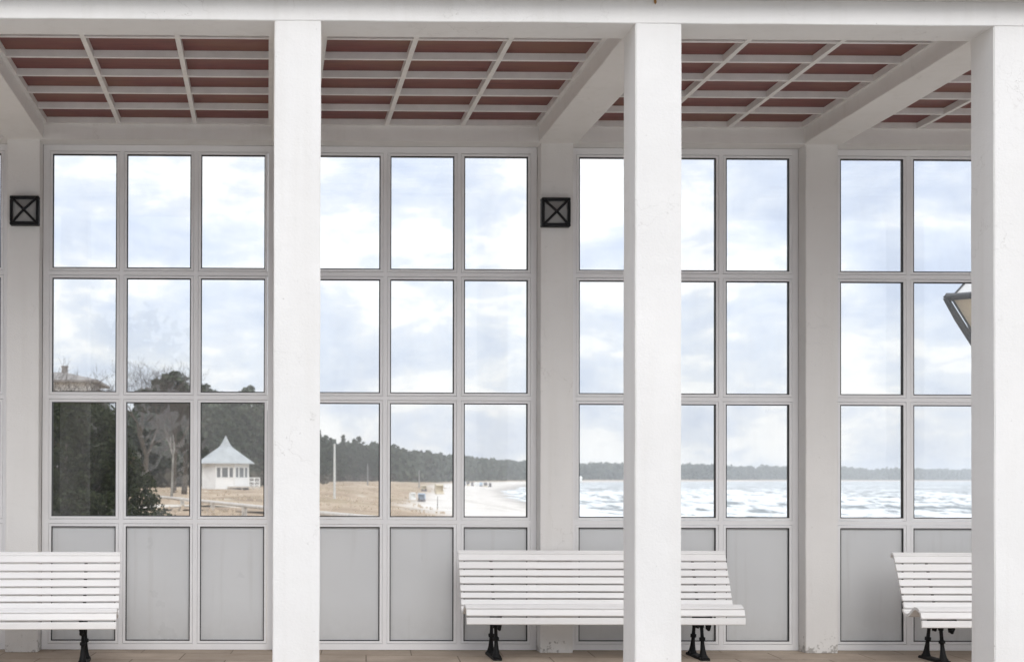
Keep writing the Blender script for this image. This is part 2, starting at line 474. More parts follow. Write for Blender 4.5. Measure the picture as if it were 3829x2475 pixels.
# front beam and the wall above it
mb = MB(); rough_box(mb, X0, X1, YF, YF + .347, ZB, 4.98, 180, 4, 4, .0030, 11)
lp(mb, 'front_beam', M['plaster_beam'], bevel=.004)
# back lintel
mb = MB(); rough_box(mb, X0, X1, 13.0, YB + .16, ZB - .003, 4.98, 120, 3, 4, .0018, 12)
lp(mb, 'lintel', M['plaster_beam'])
# wall pillars between the windows
PX = [2.511 + (k - 2) * P for k in range(-1, 6)]     # left edge
PW = .298
for k, x in enumerate(PX):
    mb = MB(); rough_box(mb, x, x + PW, 13.03, YB + .15, -.004, ZB + .004, 4, 3, 60, .0022, 20 + k)
    lp(mb, 'wall_pillar', M['plaster_foot'], bevel=.005)
# cross beams
for k, x in enumerate(PX):
    mb = MB(); rough_box(mb, x - .026, x - .026 + .362, YF + .344, 13.004, ZB - .001, 4.98, 4, 50, 4, .0028, 30 + k)
    lp(mb, 'cross_beam', M['plaster_beam'], bevel=.004)
# coffered ceiling of each bay
GY = [10.437, 10.942, 11.447, 11.957, 12.467]
for k in BAYS:
    a = PX[k + 1] - .026 + .362; b = PX[k + 2] - .026
    mb = MB(); mb.box(a - .01, b + .01, YF + .34, 13.01, 4.878, 4.90)
    lp(mb, 'ceiling_panel', M['ceiling'])
    mb = MB(); zt, zb = 4.8775, 4.822
    yf, yb = YF + .349, 12.998
    for y in GY: mb.box(a + .03, b - .03, y - .018, y + .018, zb + .002, zt)
    for f in (1 / 3, 2 / 3):
        xm = a + (b - a) * f - .008
        mb.box(xm - .019, xm + .019, yf + .03, yb - .03, zb, zt)
    mb.box(a, b, yf, yf + .03, zb + .001, zt); mb.box(a, b, yb - .03, yb, zb + .001, zt)
    mb.box(a + .001, a + .034, yf + .03, yb - .03, zb + .0005, zt); mb.box(b - .034, b - .001, yf + .03, yb - .03, zb + .0005, zt)
    lp(mb, 'ceiling_grid', M['rib'])
# roof slab and eave
mb = MB(); mb.box(X0 - .4, X1 + .4, 9.47, 13.9, 4.985, 5.30)
lp(mb, 'roof', M['soffit'])
mb = MB(); mb.box(X0 - .4, X1 + .4, 9.49, YF - .004, 4.846, 4.983)
mb.box(X0 - .4, X1 + .4, 9.47, 9.488, 4.835, 5.10)
for y in (9.53,): mb.box(X0 - .4, X1 + .4, y, y + .012, 4.842, 4.845)
lp(mb, 'eave', M['soffit'])

# windows
XW, PA, PG, ZT, PH, PGZ = -1.998, .595, .0936, 4.5944, 1.05854, .09163
def screen(k):
    x0 = XW + k * P; xl = x0 - .087; xr = x0 + 3 * PA + 2 * PG + .083
    yb0, yb1 = YB, YB + .07
    mb = MB()
    zbot = ZT - 3 * (PH + PGZ) - PH
    rows = [(ZT - r * (PH + PGZ) - PH, ZT - r * (PH + PGZ)) for r in range(4)]
    cols = [(x0 + c * (PA + PG), x0 + c * (PA + PG) + PA) for c in range(3)]
    bead = .024
    # core bars (centre strip a little proud) --------------------------------
    zt_ = ZB - .006
    mb.box(xl, cols[0][0] - bead - .002, yb0 - .0015, yb1, 0.004, zt_)
    mb.box(cols[2][1] + bead + .002, xr, yb0 - .0015, yb1, 0.004, zt_)
    vstrips = [(cols[0][1] + bead + .002, cols[1][0] - bead - .002), (cols[1][1] + bead + .002, cols[2][0] - bead - .002)]
    xa, xb = cols[0][0] - bead - .002, cols[2][1] + bead + .002
    mb.box(xa, xb, yb0 - .0015, yb1, ZT + bead + .002, zt_)
    mb.box(xa, xb, yb0 - .0015, yb1, .004, rows[3][0] - bead - .002)
    for r in range(3): mb.box(xa, xb, yb0 - .0015, yb1, rows[r + 1][1] + bead + .002, rows[r][0] - bead - .002)
    for (z0, z1) in rows:
        for (a, b) in vstrips: mb.box(a, b, yb0 - .0012, yb1, z0 - bead - .002, z1 + bead + .002)
    # glazing beads round every opening
    for (z0, z1) in rows:
        for (a, b) in cols:
            e = .0015
            mb.box(a - bead, b + bead, yb0, yb1 - .004, z1, z1 + bead - e)
            mb.box(a - bead, b + bead, yb0, yb1 - .004, z0 - bead + e, z0)
            mb.box(a - bead, a, yb0 + .0004, yb1 - .004, z0, z1)
            mb.box(b, b + bead, yb0 + .0004, yb1 - .004, z0, z1)
    fr = lp(mb, 'glazed_screen', M['frame'], bevel=.001)
    # dirty joint between the frame and the plaster
    mj = MB()
    pl, pr = PX[k + 1] + PW, PX[k + 2]
    mj.box(pl - .004, xl, yb0 + .018, yb1, .0, zt_ + .004); mj.box(xr, pr + .004, yb0 + .018, yb1, .0, zt_ + .004)
    j = lp(mj, 'joint_filler', M['sealant'], fr)
    for r, (z0, z1) in enumerate(rows):
        for (a, b) in cols:
            g = MB(); q = .0085
            ya, yc = yb0 + .0025, yb0 + .040
            g.box(a, b, ya, yc, z1 - q, z1 - .0005, 1); g.box(a, b, ya, yc, z0 + .0005, z0 + q, 1)
            g.box(a + .0005, a + q, ya, yc, z0 + q, z1 - q, 1); g.box(b - q, b - .0005, ya, yc, z0 + q, z1 - q, 1)
            if r < 3:
                g.box(a + q, b - q, yb0 + .028, yb0 + .034, z0 + q, z1 - q, 0)
                lp(g, 'window', [M['glass'], M['gasket']], fr)
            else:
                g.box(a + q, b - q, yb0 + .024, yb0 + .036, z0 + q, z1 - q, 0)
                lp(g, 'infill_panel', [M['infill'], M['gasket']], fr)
for k in BAYS: screen(k)

# loggia floor, plaza
mb = MB(); mb.box(X0, X1, YF - .35, YB + .4, -1.2, 0.0)
tag(mb.build('floor', M['paving']), kind='structure')
mb = MB(); mb.add([(-300, -300, -.012), (40, -300, -.012), (40, YF - .35, -.012), (-300, YF - .35, -.012)], [(0, 1, 2, 3)])
tag(mb.build('plaza', M['plaza'], recalc=False), kind='structure')

# ------------------------------------------------------------------ wall lamps
def wall_lamp(x, z, label):
    t = empty('wall_lamp', (x, 13.028, z), label=label, cat='wall lamp', group='square wall lamps on the pillars')
    s, w, d = .132, .030, .085
    mb = MB()
    mb.box(-s, s, -d, 0, s - w, s); mb.box(-s, s, -d, 0, -s, -s + w)
    mb.box(-s, -s + w * .85, -d, 0, -s + w, s - w); mb.box(s - w * .85, s, -d, 0, -s + w, s - w)
    o = mb.build('frame', M['lamp_black'], t, bevel=.004)
    mb = MB()
    q = s - .02
    for sx in (1, -1):
        mb.tube([(-q * sx, -d + .002, q), (0, -d - .028, 0), (q * sx, -d + .002, -q)], .0115, 8)
    mb.build('cross_bars', M['lamp_black'], t)
    mb = MB(); a = s - w * .8
    mb.add([(-a, -d + .02, -a), (a, -d + .02, -a), (a, -d + .02, a), (-a, -d + .02, a), (0, -d - .016, 0)], [(0, 1, 4), (1, 2, 4), (2, 3, 4), (3, 0, 4)])
    mb.build('diffuser', M['diffuser'], t, recalc=False)
    for sx in (1, -1):
        for sz in (1, -1):
            mb = MB(); mb.tube([(sx * (s - .016), -d - .004, sz * (s - .016)), (sx * (s - .016), -d, sz * (s - .016))], .007, 8)
            mb.build('screw', M['iron'], o)
wall_lamp(-2.218, 4.021, 'square black wall lamp on the pillar at the left edge of the picture')
wall_lamp(2.636, 4.033, 'square black wall lamp on the pillar above the middle bench')

# ------------------------------------------------------------------ benches
def lathe(mb, p0, p1, prof, seg=12):
    p0, p1 = Vector(p0), Vector(p1)
    mb.tube([p0.lerp(p1, t) for t, r in prof], [r for t, r in prof], seg)

def make_bench():
    L = 1.2125
    t = empty('slatted_bench', (0, 0, 0))
    mb = MB()
    by = lambda z: .07 + .2 * (z - .518) / .43
    ang = math.atan2(.43, .2)
    gaps = [.848, .778, .715, .648, .582, .523, .462]
    for z1, z0 in zip(gaps[:-1], gaps[1:]):
        zc = (z0 + z1) / 2
        mb.slat(by(zc), zc, (z1 - z0) / math.sin(ang) - .0145, .024, ang, -L, L)
    mb.slat(by(.882), .882, .060, .026, ang, -L, L)
    cy, cz, r = by(.905) + .034, .905, .030          # rolled top edge
    for a in (150, 112, 74, 36, -2):
        mb.slat(cy + r * math.cos(R(a)), cz + r * math.sin(R(a)), .021, .022, R(a + 90), -L, L, ch=.005)
    mb.build('backrest', M['bench'], t)
    mb = MB()
    pts = [(.078, .462), (.060, .432), (.022, .413), (-.022, .412), (-.065, .428), (-.104, .456), (-.142, .480), (-.182, .489), (-.220, .481), (-.250, .462)]
    for (a, b) in zip(pts[:-1], pts[1:]):
        an = math.atan2(b[1] - a[1], b[0] - a[0]); w = math.hypot(b[0] - a[0], b[1] - a[1])
        mb.slat((a[0] + b[0]) / 2, (a[1] + b[1]) / 2, w - .004, .026, an, -L, L, ch=.005)
    mb.slat(-.273, .432, .058, .026, math.atan2(.055, .02), -L, L, ch=.006)     # front edge slat
    mb.slat(-.292, .362, .060, .026, R(90), -L, L, ch=.006)          # apron slat
    mb.build('seat', M['bench'], t)
    mb = MB()
    mb.prism_x([(-.14, 0), (.335, 0), (.335, .016), (.31, .026), (-.115, .026), (-.14, .016)], -.038, .038)
    prof = [(0, .043), (.03, .041), (.08, .031), (.18, .024), (.34, .0175), (.42, .0165), (.43, .027), (.50, .027), (.51, .0165), (.62, .015), (.74, .016), (.75, .023), (.80, .023), (.82, .017), (1, .021)]
    lathe(mb, (0, -.065, .02), (0, -.005, .37), prof); lathe(mb, (0, .262, .02), (0, .185, .37), prof)
    mb.prism_x([(-.25, .345), (-.02, .335), (.04, .315), (.09, .305), (.14, .315), (.21, .335), (.215, .37), (.10, .39), (-.02, .388), (-.12, .415), (-.25, .40)], -.017, .017)
    mb.tube([(0, -.20, .395), (0, -.235, .36), (0, -.245, .315), (0, -.22, .285), (0, -.185, .29), (0, -.175, .32), (0, -.195, .335)], .016, 8)
    mb.tube([(0, .02, .345), (0, .05, .33), (0, .09, .27), (0, .12, .27), (0, .15, .33)], .013, 8)
    mb.tube([(0, -.285, .40), (0, -.268, .36), (0, -.265, .335)], .012, 6)
    # strap up the back
    mb.tube([(0, .15, .37), (0, .105, .43), (0, .115, .52), (0, .19, .70), (0, .255, .85), (0, .275, .90)], .014, 6)
    mb.tube([(0, .10, .388), (0, .06, .398), (0, .0, .392), (0, -.06, .404), (0, -.13, .45), (0, -.2, .462), (0, -.245, .44)], .011, 6)
    l = mb.build('iron_frame', M['iron'], t); l.location = (-.916, 0, 0)
    l2 = l.copy(); COL.objects.link(l2); l2.location = (.916, 0, 0)
    return t
bench = make_bench()
specs = [((2.944, 12.60, 0), 0, 'white slatted bench with a column standing in front of its right part'),
         ((-2.478, 12.12, 0), R(2.5), 'white slatted bench cut off by the left edge of the picture'),
         ((6.812, 12.385, 0), 0, 'white slatted bench mostly hidden behind the rightmost column')]
for i, (loc, rz, lab) in enumerate(specs):
    b = bench if i == 0 else copy_tree(bench)
    b.location = loc; b.rotation_euler = (0, 0, rz)
    tag(b, lab, 'bench', 'white slatted benches in the loggia')

# small dry leaf caught at the eave
mb = MB()
mb.add([(0, -.004, 0), (.010, -.008, -.012), (.012, -.006, -.028), (.003, -.002, -.040), (-.008, -.006, -.026), (-.007, -.009, -.010)], [(0, 1, 2, 3), (0, 3, 4, 5)])
o = mb.build('dry_leaf', M['leaf'], loc=(2.616, YF - .012, 4.848), recalc=False); tag(o, 'tiny dry yellow-brown leaf hanging from the eave edge', 'leaf')

# ------------------------------------------------------------------ terrain
SH = [(-420, 26), (60, 27.5), (149, 32.7), (246, 45.2), (409, 70.5), (616, 112), (1025, 200), (1300, 276), (1633, 411), (2200, 800), (2816, 1268), (3300, 1900), (3900, 3300)]
SY = np.array([a for a, b in SH], float); SX = np.array([b for a, b in SH], float)
def shore(y):
    x = np.interp(y, SY, SX); s = (np.interp(y + 20, SY, SX) - np.interp(y - 20, SY, SX)) / 40
    return x, math.sqrt(1 + s * s)
def inland(x, y):
    xs, q = shore(y); return (xs - x) / q * 17 / np.interp(y, [0, 300, 560, 800, 1100, 1500], [17, 17, 32, 44, 30, 17])
SEA = -2.5
def ground_z(x, y):
    t = inland(x, y)
    if t < 0: z = SEA - .06 * min(-t, 60)
    elif t < 15: z = SEA + 1.3 * (t / 15) ** .8
    elif t < 32: z = -1.2 + 1.3 * (lambda u: u * u * (3 - 2 * u))((t - 15) / 17)
    else: z = .1
    if 17 < t < 140:
        a = min(1, (t - 17) / 10) * (1 if t < 70 else max(0, (140 - t) / 70))
        z += a * (.42 * mnoise.noise(Vector((x * .06, y * .045, 0))) + .22 * mnoise.noise(Vector((x * .2, y * .16, 3))))
    w = min(1, max(0, (y - 18) / 45)); w = w * w * (3 - 2 * w)
    return -.35 * (1 - w) + z * w
T = [-3000, -900, -300, -100, -40, -15, -6, -2, 0, 2, 4, 6, 8, 10, 12, 14, 16, 18, 20, 22, 24, 26, 28, 30, 32, 34, 37, 40, 43, 46, 50, 54, 58, 63, 70, 80, 95, 120, 160, 220, 320, 500, 900]
YS = list(np.concatenate([[-420, -300, -100, 0, 12], np.arange(16, 70, 3), np.arange(70, 200, 4), np.geomspace(200, 3850, 70)]))
vs, at_ = [], []
for y in YS:
    xs, q = shore(y)
    for t in T:
        x = min(4300, max(-950, xs - t * q)); vs.append((x, y, ground_z(x, y))); at_.append(float(inland(x, y)))
nT = len(T)
fs = [(i * nT + j, (i + 1) * nT + j, (i + 1) * nT + j + 1, i * nT + j + 1) for i in range(len(YS) - 1) for j in range(nT - 1)]
me = bpy.data.meshes.new('ground'); me.from_pydata(vs, [], fs); me.materials.append(M['ground'])
me.attributes.new('inland', 'FLOAT', 'POINT').data.foreach_set('value', at_)
me.polygons.foreach_set('use_smooth', [True] * len(fs)); me.update()
bm = bmesh.new(); bm.from_mesh(me)
if sum(f.normal.z for f in bm.faces) < 0: bmesh.ops.reverse_faces(bm, faces=bm.faces)
bm.to_mesh(me); bm.free()
o = bpy.data.objects.new('ground', me); COL.objects.link(o); tag(o, kind='structure')

# sea with real swell close in
XSs = list(np.concatenate([np.arange(-40, 22, 6.0), np.arange(22, 215, 1.5), np.geomspace(217, 4250, 34)]))
YSs = list(np.concatenate([np.arange(45, 130, 5.0), np.arange(130, 430, 1.5), np.geomspace(432, 3840, 60)]))
def wave(x, y):
    a = 1 if y < 430 else max(.0, 1 - (y - 430) / 600)
    q = y + .18 * x
    ridge = 1 - abs(mnoise.noise(Vector((x * .045, q * .085, 1.7)))) * 2.2
    v = .50 * max(0, ridge) ** 2 + .28 * mnoise.noise(Vector((x * .12, q * .16, 5))) + .12 * mnoise.noise(Vector((x * .35, q * .4, 8)))
    return SEA + a * (v - .12)
vs = [(x, y, wave(x, y)) for y in YSs for x in XSs]; n = len(XSs)
fs = [(i * n + j, i * n + j + 1, (i + 1) * n + j + 1, (i + 1) * n + j) for i in range(len(YSs) - 1) for j in range(n - 1)]
mb = MB(); mb.v = vs; mb.f = [list(f) for f in fs]; mb.mi = [0] * len(fs); mb.smooth = [True] * len(fs)
tag(mb.build('sea', M['sea'], recalc=False), kind='structure')

# sandy path behind the rail fence
mb = MB(); vv = []
PT = [(-26, 74), (-16, 71), (-9, 69), (-5, 67.5), (-2, 66), (1, 64.5), (4, 62), (8, 58), (12, 52)]
for (x, y) in PT:
    for s in (-2.0, 0, 2.0): vv.append((x + s * .3, y + s, ground_z(x + s * .3, y + s) + .22))
mb.add(vv, [(3 * i + a, 3 * i + 3 + a, 3 * i + 4 + a, 3 * i + 1 + a) for i in range(len(PT) - 1) for a in (0, 1)])
tag(mb.build('path', M['sandpath'], recalc=False), kind='structure')

# dune grass
k = 0; pos = []
while len(pos) < 1300:
    y = 50 * (420 / 50) ** rng.random(); xs, q = shore(y); t = 17 + 50 * rng.random() ** 1.2
    x = xs - t * q
    if abs(y - 66) < 4.5 and x < 6: continue
    if mnoise.noise(Vector((x * .12, y * .08, 9))) > rng.random() * .5 - .25: pos.append((x, y, ground_z(x, y)))
pos = np.array(pos)
c = np.repeat(pos, 4, 0) + rng.normal(size=(len(pos) * 4, 3)) * np.array([.18, .18, .0]) + np.array([0, 0, .17])
nn = rng.normal(size=(len(c), 3)) * np.array([1, 1, .25])
o = quad_mesh('dune_grass', c, nn, rng.uniform(.10, .22, len(c)), M['drygrass'], aspect=.8)
tag(o, 'dry tan dune grass between the forest and the beach', 'grass', kind='stuff')

# ------------------------------------------------------------------ trees
def blob_points(centres, radii, per, flat=.7):
    c, nr = [], []
    for (p, r, k) in zip(centres, radii, per):
        d = rng.normal(size=(k, 3)); d /= np.linalg.norm(d, axis=1, keepdims=True)
        rad = r * rng.uniform(.55, 1.08, (k, 1))
        c.append(np.array(p) + d * rad * np.array([1, 1, flat])); nr.append(d + rng.normal(size=(k, 3)) * .6)
    return np.concatenate(c), np.concatenate(nr)

def tapered_trunk(mb, h, r0, lean=.03, seg=7):
    pts = [(lean * h * math.sin(i * .9) * .3 + lean * i, lean * h * math.cos(i * 1.3) * .2 - lean * h * .2, h * i / 6) for i in range(7)]
    mb.tube(pts, [r0 * (1 - .78 * i / 6) for i in range(7)], seg)
    return pts

def make_pine(seed, h, crown0, dense, spread, spiky=False):
    global rng
    rng = np.random.default_rng(seed); random.seed(seed)
    t = empty('pine_tree', (0, 0, 0))
    mb = MB(); pts = tapered_trunk(mb, h * .94, h * .014 + .06)
    cs, rs, ks = [], [], []
    n = int(24 * dense)
    for i in range(n):
        f = (i + .5) / n
        z = h * (crown0 + (1 - crown0) * f * .97)
        w = spread * (math.sin(math.pi * min(1, .18 + .80 * f)) ** .7 if not spiky else (1.05 - f))
        a = i * 2.4 + rng.random(); rr = w * rng.uniform(.2, 1.08)
        p = (rr * math.cos(a), rr * math.sin(a), z)
        r = spread * rng.uniform(.15, .34) * (1 if not spiky else (1.2 - .8 * f))
        cs.append(p); rs.append(r); ks.append(int(95 * (r / 1.2) ** 1.4) + 20)
        q = pts[min(6, int(z / h * 6))]
        mb.tube([(q[0], q[1], z - .1 * h * .5), (p[0] * .5, p[1] * .5, z - .03 * h), p], [.09, .06, .02], 5)
    mb.build('trunk', M['bark'], t)
    c, nr = blob_points(cs, rs, ks)
    quad_mesh('crown', c, nr, rng.uniform(.25, .62, len(c)), M['needle'], t)
    return t

def grow_bare(mb, tw, p, d, length, r, depth, up=.12):
    steps = 3; pts = [p.copy()]; rad = [r]
    for i in range(steps):
        d = (d + Vector((random.gauss(0, .13), random.gauss(0, .13), up * .5 + random.gauss(0, .06)))).normalized()
        p = p + d * (length / steps); pts.append(p.copy()); rad.append(r * (1 - .38 * (i + 1) / steps))
    (mb if r > .035 else tw).tube(pts, rad, 6 if r > .05 else 3, cap=False)
    if depth == 0: return
    nb = 3 if depth > 3 else random.choice((3, 4))
    for i in range(nb):
        ax = Vector((random.gauss(0, 1), random.gauss(0, 1), random.gauss(0, .4))).normalized()
        nd = (d + ax * random.uniform(.45, .85)).normalized()
        q = pts[-1] if i < 2 else pts[random.choice((1, 2))]
        grow_bare(mb, tw, q.copy(), nd, length * random.uniform(.62, .80), max(.008, rad[-1] * random.uniform(.55, .8)), depth - 1, up)

def make_bare(seed, h, r, bark, fork=0.3, depth=5):
    random.seed(seed)
    t = empty('bare_tree', (0, 0, 0))
    mb, tw = MB(), MB()
    z = h * fork
    mb.tube([(0, 0, -.3), (.04, .02, z * .5), (.1, 0, z)], [r * 1.15, r * .95, r * .85], 9)
    for i in range(3):
        a = i * 2.1 + random.random()
        grow_bare(mb, tw, Vector((.1, 0, z)), Vector((math.cos(a) * .38, math.sin(a) * .38, 1)).normalized(), h * .26, r * .62, depth)
    mb.build('trunk', bark, t, recalc=False); tw.build('branches', M['twig'], t, recalc=False)
    return t

# big dark yew by the left window
rng = np.random.default_rng(3)
t = empty('yew_bush', (-5.56, 39, -.05), label='big dark green yew bush filling the lower left window panes', cat='bush')
cs, rs, ks = [], [], []
for i in range(1500):
    z = 3.75 * rng.random() ** .95
    w = (3.45 - .60 * z) * (1 if z < 3.3 else math.sqrt(max(.05, (3.9 - z) / .6)))
    a = rng.random() * 2 * math.pi; rr = w * rng.random() ** .4 * .93
    cs.append(np.array((rr * math.cos(a), rr * math.sin(a) * .75, z))); rs.append(rng.uniform(.14, .34)); ks.append(62)
c, nr = blob_points(cs, rs, ks, .9)
quad_mesh('foliage', c, nr, rng.uniform(.04, .115, len(c)), M['yew'], t, aspect=.6)
mb = MB()
for i in range(9):
    a = i * .7; mb.tube([(0.1 * math.cos(a), .1 * math.sin(a), -.3), (.9 * math.cos(a), .9 * math.sin(a), 1.2), (1.3 * math.cos(a), 1.3 * math.sin(a), 2.6)], [.09, .06, .025], 6)
mb.build('stems', M['bark'], t)

# bare trees
BT = [(-6.65, 99, 6.2, .085, 'pale_bark', .5, 5, 'pale forked bare tree standing left of the white hut'),
      (-9.6, 112, 11.0, .22, 'bark', .30, 5, 'bare tree in the wood right of the cream villa'),
      (-11.6, 98, 8.6, .19, 'bark', .28, 5, 'twiggy bare tree directly right of the cream villa roof'),
      (-13.0, 90, 9.6, .12, 'bark', .25, 4, 'slender bare tree in front of the cream villa roof'),
      (-8.4, 128, 11.4, .22, 'bark', .3, 5, 'bare tree between the villa and the tall broad pine'),
      (-7.0, 120, 5.0, .24, 'bark', .4, 4, 'dark bare trunk between the pale forked tree and the white hut'),
      (-10.4, 70, 7.0, .09, 'bark', .24, 4, 'thin bare tree rising above the yew bush at its left end')]
for i, (x, y, h, r, bk, fk, dp, lab) in enumerate(BT):
    b = make_bare(100 + i, h, r, M[bk], fk, dp); b.location = (x, y, ground_z(x, y) - .1)
    tag(b, lab, 'bare tree', 'bare trees behind the yew')

# pines of the wood behind the dunes
protos = [make_pine(11, 15.5, .42, 1.5, 3.0), make_pine(12, 17, .50, 1.4, 2.7), make_pine(13, 14.5, .22, 2.2, 2.9), make_pine(14, 16.5, .10, 2.6, 3.1, True), make_pine(15, 13.5, .12, 2.4, 3.2)]
EX = [(-60, 130), (-24, 178), (-9, 205), (-2, 240), (6, 300), (20, 470), (54, 640), (80, 740)]
EYs = np.array([b for a, b in EX], float); EXs = np.array([a for a, b in EX], float)
rng = np.random.default_rng(21); random.seed(21)
places = []
y = 150.0
while y < 700:
    e = np.interp(y, EYs, EXs)
    for row in range(4):
        x = e - row * 5.5 - rng.uniform(0, 3.2); yy = y + rng.uniform(-2.5, 2.5)
        if abs(x + 4.9) < 6 and yy < 176: continue
        places.append((x, yy, row))
    y += 6.0 if y < 300 else (9 if y < 450 else 13)
used = set()
for (x, yy, row) in places:
    k = int(rng.choice([0, 1, 2, 3, 4], p=[.2, .2, .25, .12, .23] if row else [.12, .1, .3, .13, .35]))
    o = copy_tree(protos[k]) if k in used else protos[k]; used.add(k)
    s = rng.uniform(.82, 1.08) * (.70 if x / yy * 3308 < -285 else 1)
    o.location = (x, yy, ground_z(x, yy) - .15); o.rotation_euler = (0, 0, rng.uniform(0, 6.28)); o.scale = (s * 1.05, s * 1.05, s)
    tag(o, 'green pine in the dense wood behind the dune grass', 'pine tree', 'pines in the wood behind the dunes')
tall = copy_tree(protos[1]); tall.location = (-13.4, 196, -.1); tall.scale = (1.7, 1.5, .95)
tag(tall, 'tall broad pine whose crown rises above the wood in the left window', 'pine tree', 'single pines above the wood')

# far wood along the bay: reads as one mass
FX = [(-120, 60), (-60, 110), (-40, 160), (-28, 205), (-20, 260), (0, 470), (54, 640), (100, 830), (152, 1040), (238, 1300), (372, 1633), (740, 2200), (1190, 2816), (1780, 3300), (3000, 3820)]
FYs = np.array([b for a, b in FX], float); FXs = np.array([a for a, b in FX], float)
rng = np.random.default_rng(31)
cc, nn, ss = [], [], []
y = 640.0
while y < 3800:
    e = np.interp(y, FYs, FXs); s_ = (np.interp(y + 20, FYs, FXs) - np.interp(y - 20, FYs, FXs)) / 40
    q = math.sqrt(1 + s_ * s_)
    for row in range(4):
        x = e - (row * 9 + rng.uniform(-3, 3)) * q; yy = y + rng.uniform(-4, 4)
        h = (13 + 3.6 * mnoise.noise(Vector((x * .012, yy * .012, 0))) + 3.2 * rng.random() + row * .9) * (1 + max(0, min(.35, (yy - 1400) / 4000)))
        w = rng.uniform(3.0, 4.6); k = 42 if yy < 1500 else 30
        d = rng.normal(size=(k, 3)); d /= np.linalg.norm(d, axis=1, keepdims=True)
        f = rng.random((k, 1)) ** .8
        r = w * (1 - .55 * f ** 3)
        p = np.array([x, yy, ground_z(x, yy)]) + np.concatenate([d[:, :2] * r, f * h], 1)
        cc.append(p); nn.append(d + np.array([0, 0, .3])); ss.append(rng.uniform(1.6, 3.4, k) * (1 if yy < 1500 else 1.35))
    y += 5.0 / q + 1.2
o = quad_mesh('far_wood', np.concatenate(cc), np.concatenate(nn), np.concatenate(ss), M['far_needle'])
tag(o, 'distant dark wood running round the bay behind the beach', 'wood', kind='stuff')
# undergrowth below the near pines
cc, nn, ss = [], [], []
for (x, yy, row) in places:
    k = 60
    p = np.array([x, yy, 0]) + rng.normal(size=(k, 3)) * np.array([2.2, 2.2, 0]); p[:, 2] = ground_z(x, yy) + rng.random(k) * 4.2 * (1 if row else .55)
    cc.append(p); nn.append(rng.normal(size=(k, 3))); ss.append(rng.uniform(.5, 1.1, k))
for yy in np.arange(70, 210, 2.0):
    for row in range(3):
        x = np.interp(yy, FYs, FXs) - row * 4 + 6
        k = 60; p = np.array([x, yy, 0]) + rng.normal(size=(k, 3)) * np.array([2.2, 2.0, 0]); p[:, 2] = ground_z(x, yy) + rng.random(k) * (4 + 3 * row)
        cc.append(p); nn.append(rng.normal(size=(k, 3))); ss.append(rng.uniform(.5, 1.1, k))
o = quad_mesh('undergrowth', np.concatenate(cc), np.concatenate(nn), np.concatenate(ss), M['brush'])
tag(o, 'grey brown undergrowth among the trunks of the wood', 'undergrowth', kind='stuff')

# unseen trees across the plaza, added to darken reflections in the left panes
rng = np.random.default_rng(41)
cc, nn, ss = [], [], []
for i in range(60):
    x = -62 + i * .95 + rng.uniform(-.8, .8); y = -30 + rng.uniform(-3, 3); h = rng.uniform(5.5, 8.5) * (1 if x < 30 else .8)
    for c_ in range(16):
        f = rng.random(); p = np.array([x, y, 0]) + np.array([rng.normal() * 1.4, rng.normal() * 1.2, .2 + f * h])
        k = 40; cc.append(p + rng.normal(size=(k, 3)) * .55); nn.append(rng.normal(size=(k, 3))); ss.append(rng.uniform(.3, .6, k))
o = quad_mesh('unseen_tree_belt', np.concatenate(cc), np.concatenate(nn), np.concatenate(ss), M['yew'])
tag(o, 'unseen belt of dark trees across the plaza, added to darken reflections in the left panes', 'trees', kind='stuff')

# ------------------------------------------------------------------ white hut with a tent roof
hx, hy = -4.85, 166
hz = -.15
hut = empty('beach_hut', (hx, hy, hz), label='white eight-sided hut with pale pointed tent roof and small deck', cat='hut')
octv = lambda r, z: [(r * math.cos(R(22.5 + 45 * i)), r * math.sin(R(22.5 + 45 * i)), z) for i in range(8)]
mb = MB(); v = octv(2.85, .35) + octv(2.85, 3.45)
mb.add(v, [(i, (i + 1) % 8, 8 + (i + 1) % 8, 8 + i) for i in range(8)])
for i in range(8):     # corner boards
    a = R(22.5 + 45 * i); mb.tube([(2.87 * math.cos(a), 2.87 * math.sin(a), .3), (2.87 * math.cos(a), 2.87 * math.sin(a), 3.45)], .07, 6)
mb.build('wall', M['white_wood'], hut)
mb = MB(); v = octv(2.7, -.5) + octv(2.7, .36); mb.add(v, [(i, (i + 1) % 8, 8 + (i + 1) % 8, 8 + i) for i in range(8)]); mb.build('base', M['white_wood'], hut)
mb = MB()
prof = [(3.66, 3.30), (3.62, 3.40), (.84, 5.26), (.54, 5.64), (.27, 6.12), (.02, 6.62)]
vv = [p for r, z in prof for p in octv(r, z)]
mb.add(vv, [(j * 8 + i, j * 8 + (i + 1) % 8, (j + 1) * 8 + (i + 1) % 8, (j + 1) * 8 + i) for j in range(len(prof) - 1) for i in range(8)])
mb.add(octv(3.66, 3.30), [tuple(range(8))])
mb.build('roof', M['zinc'], hut)
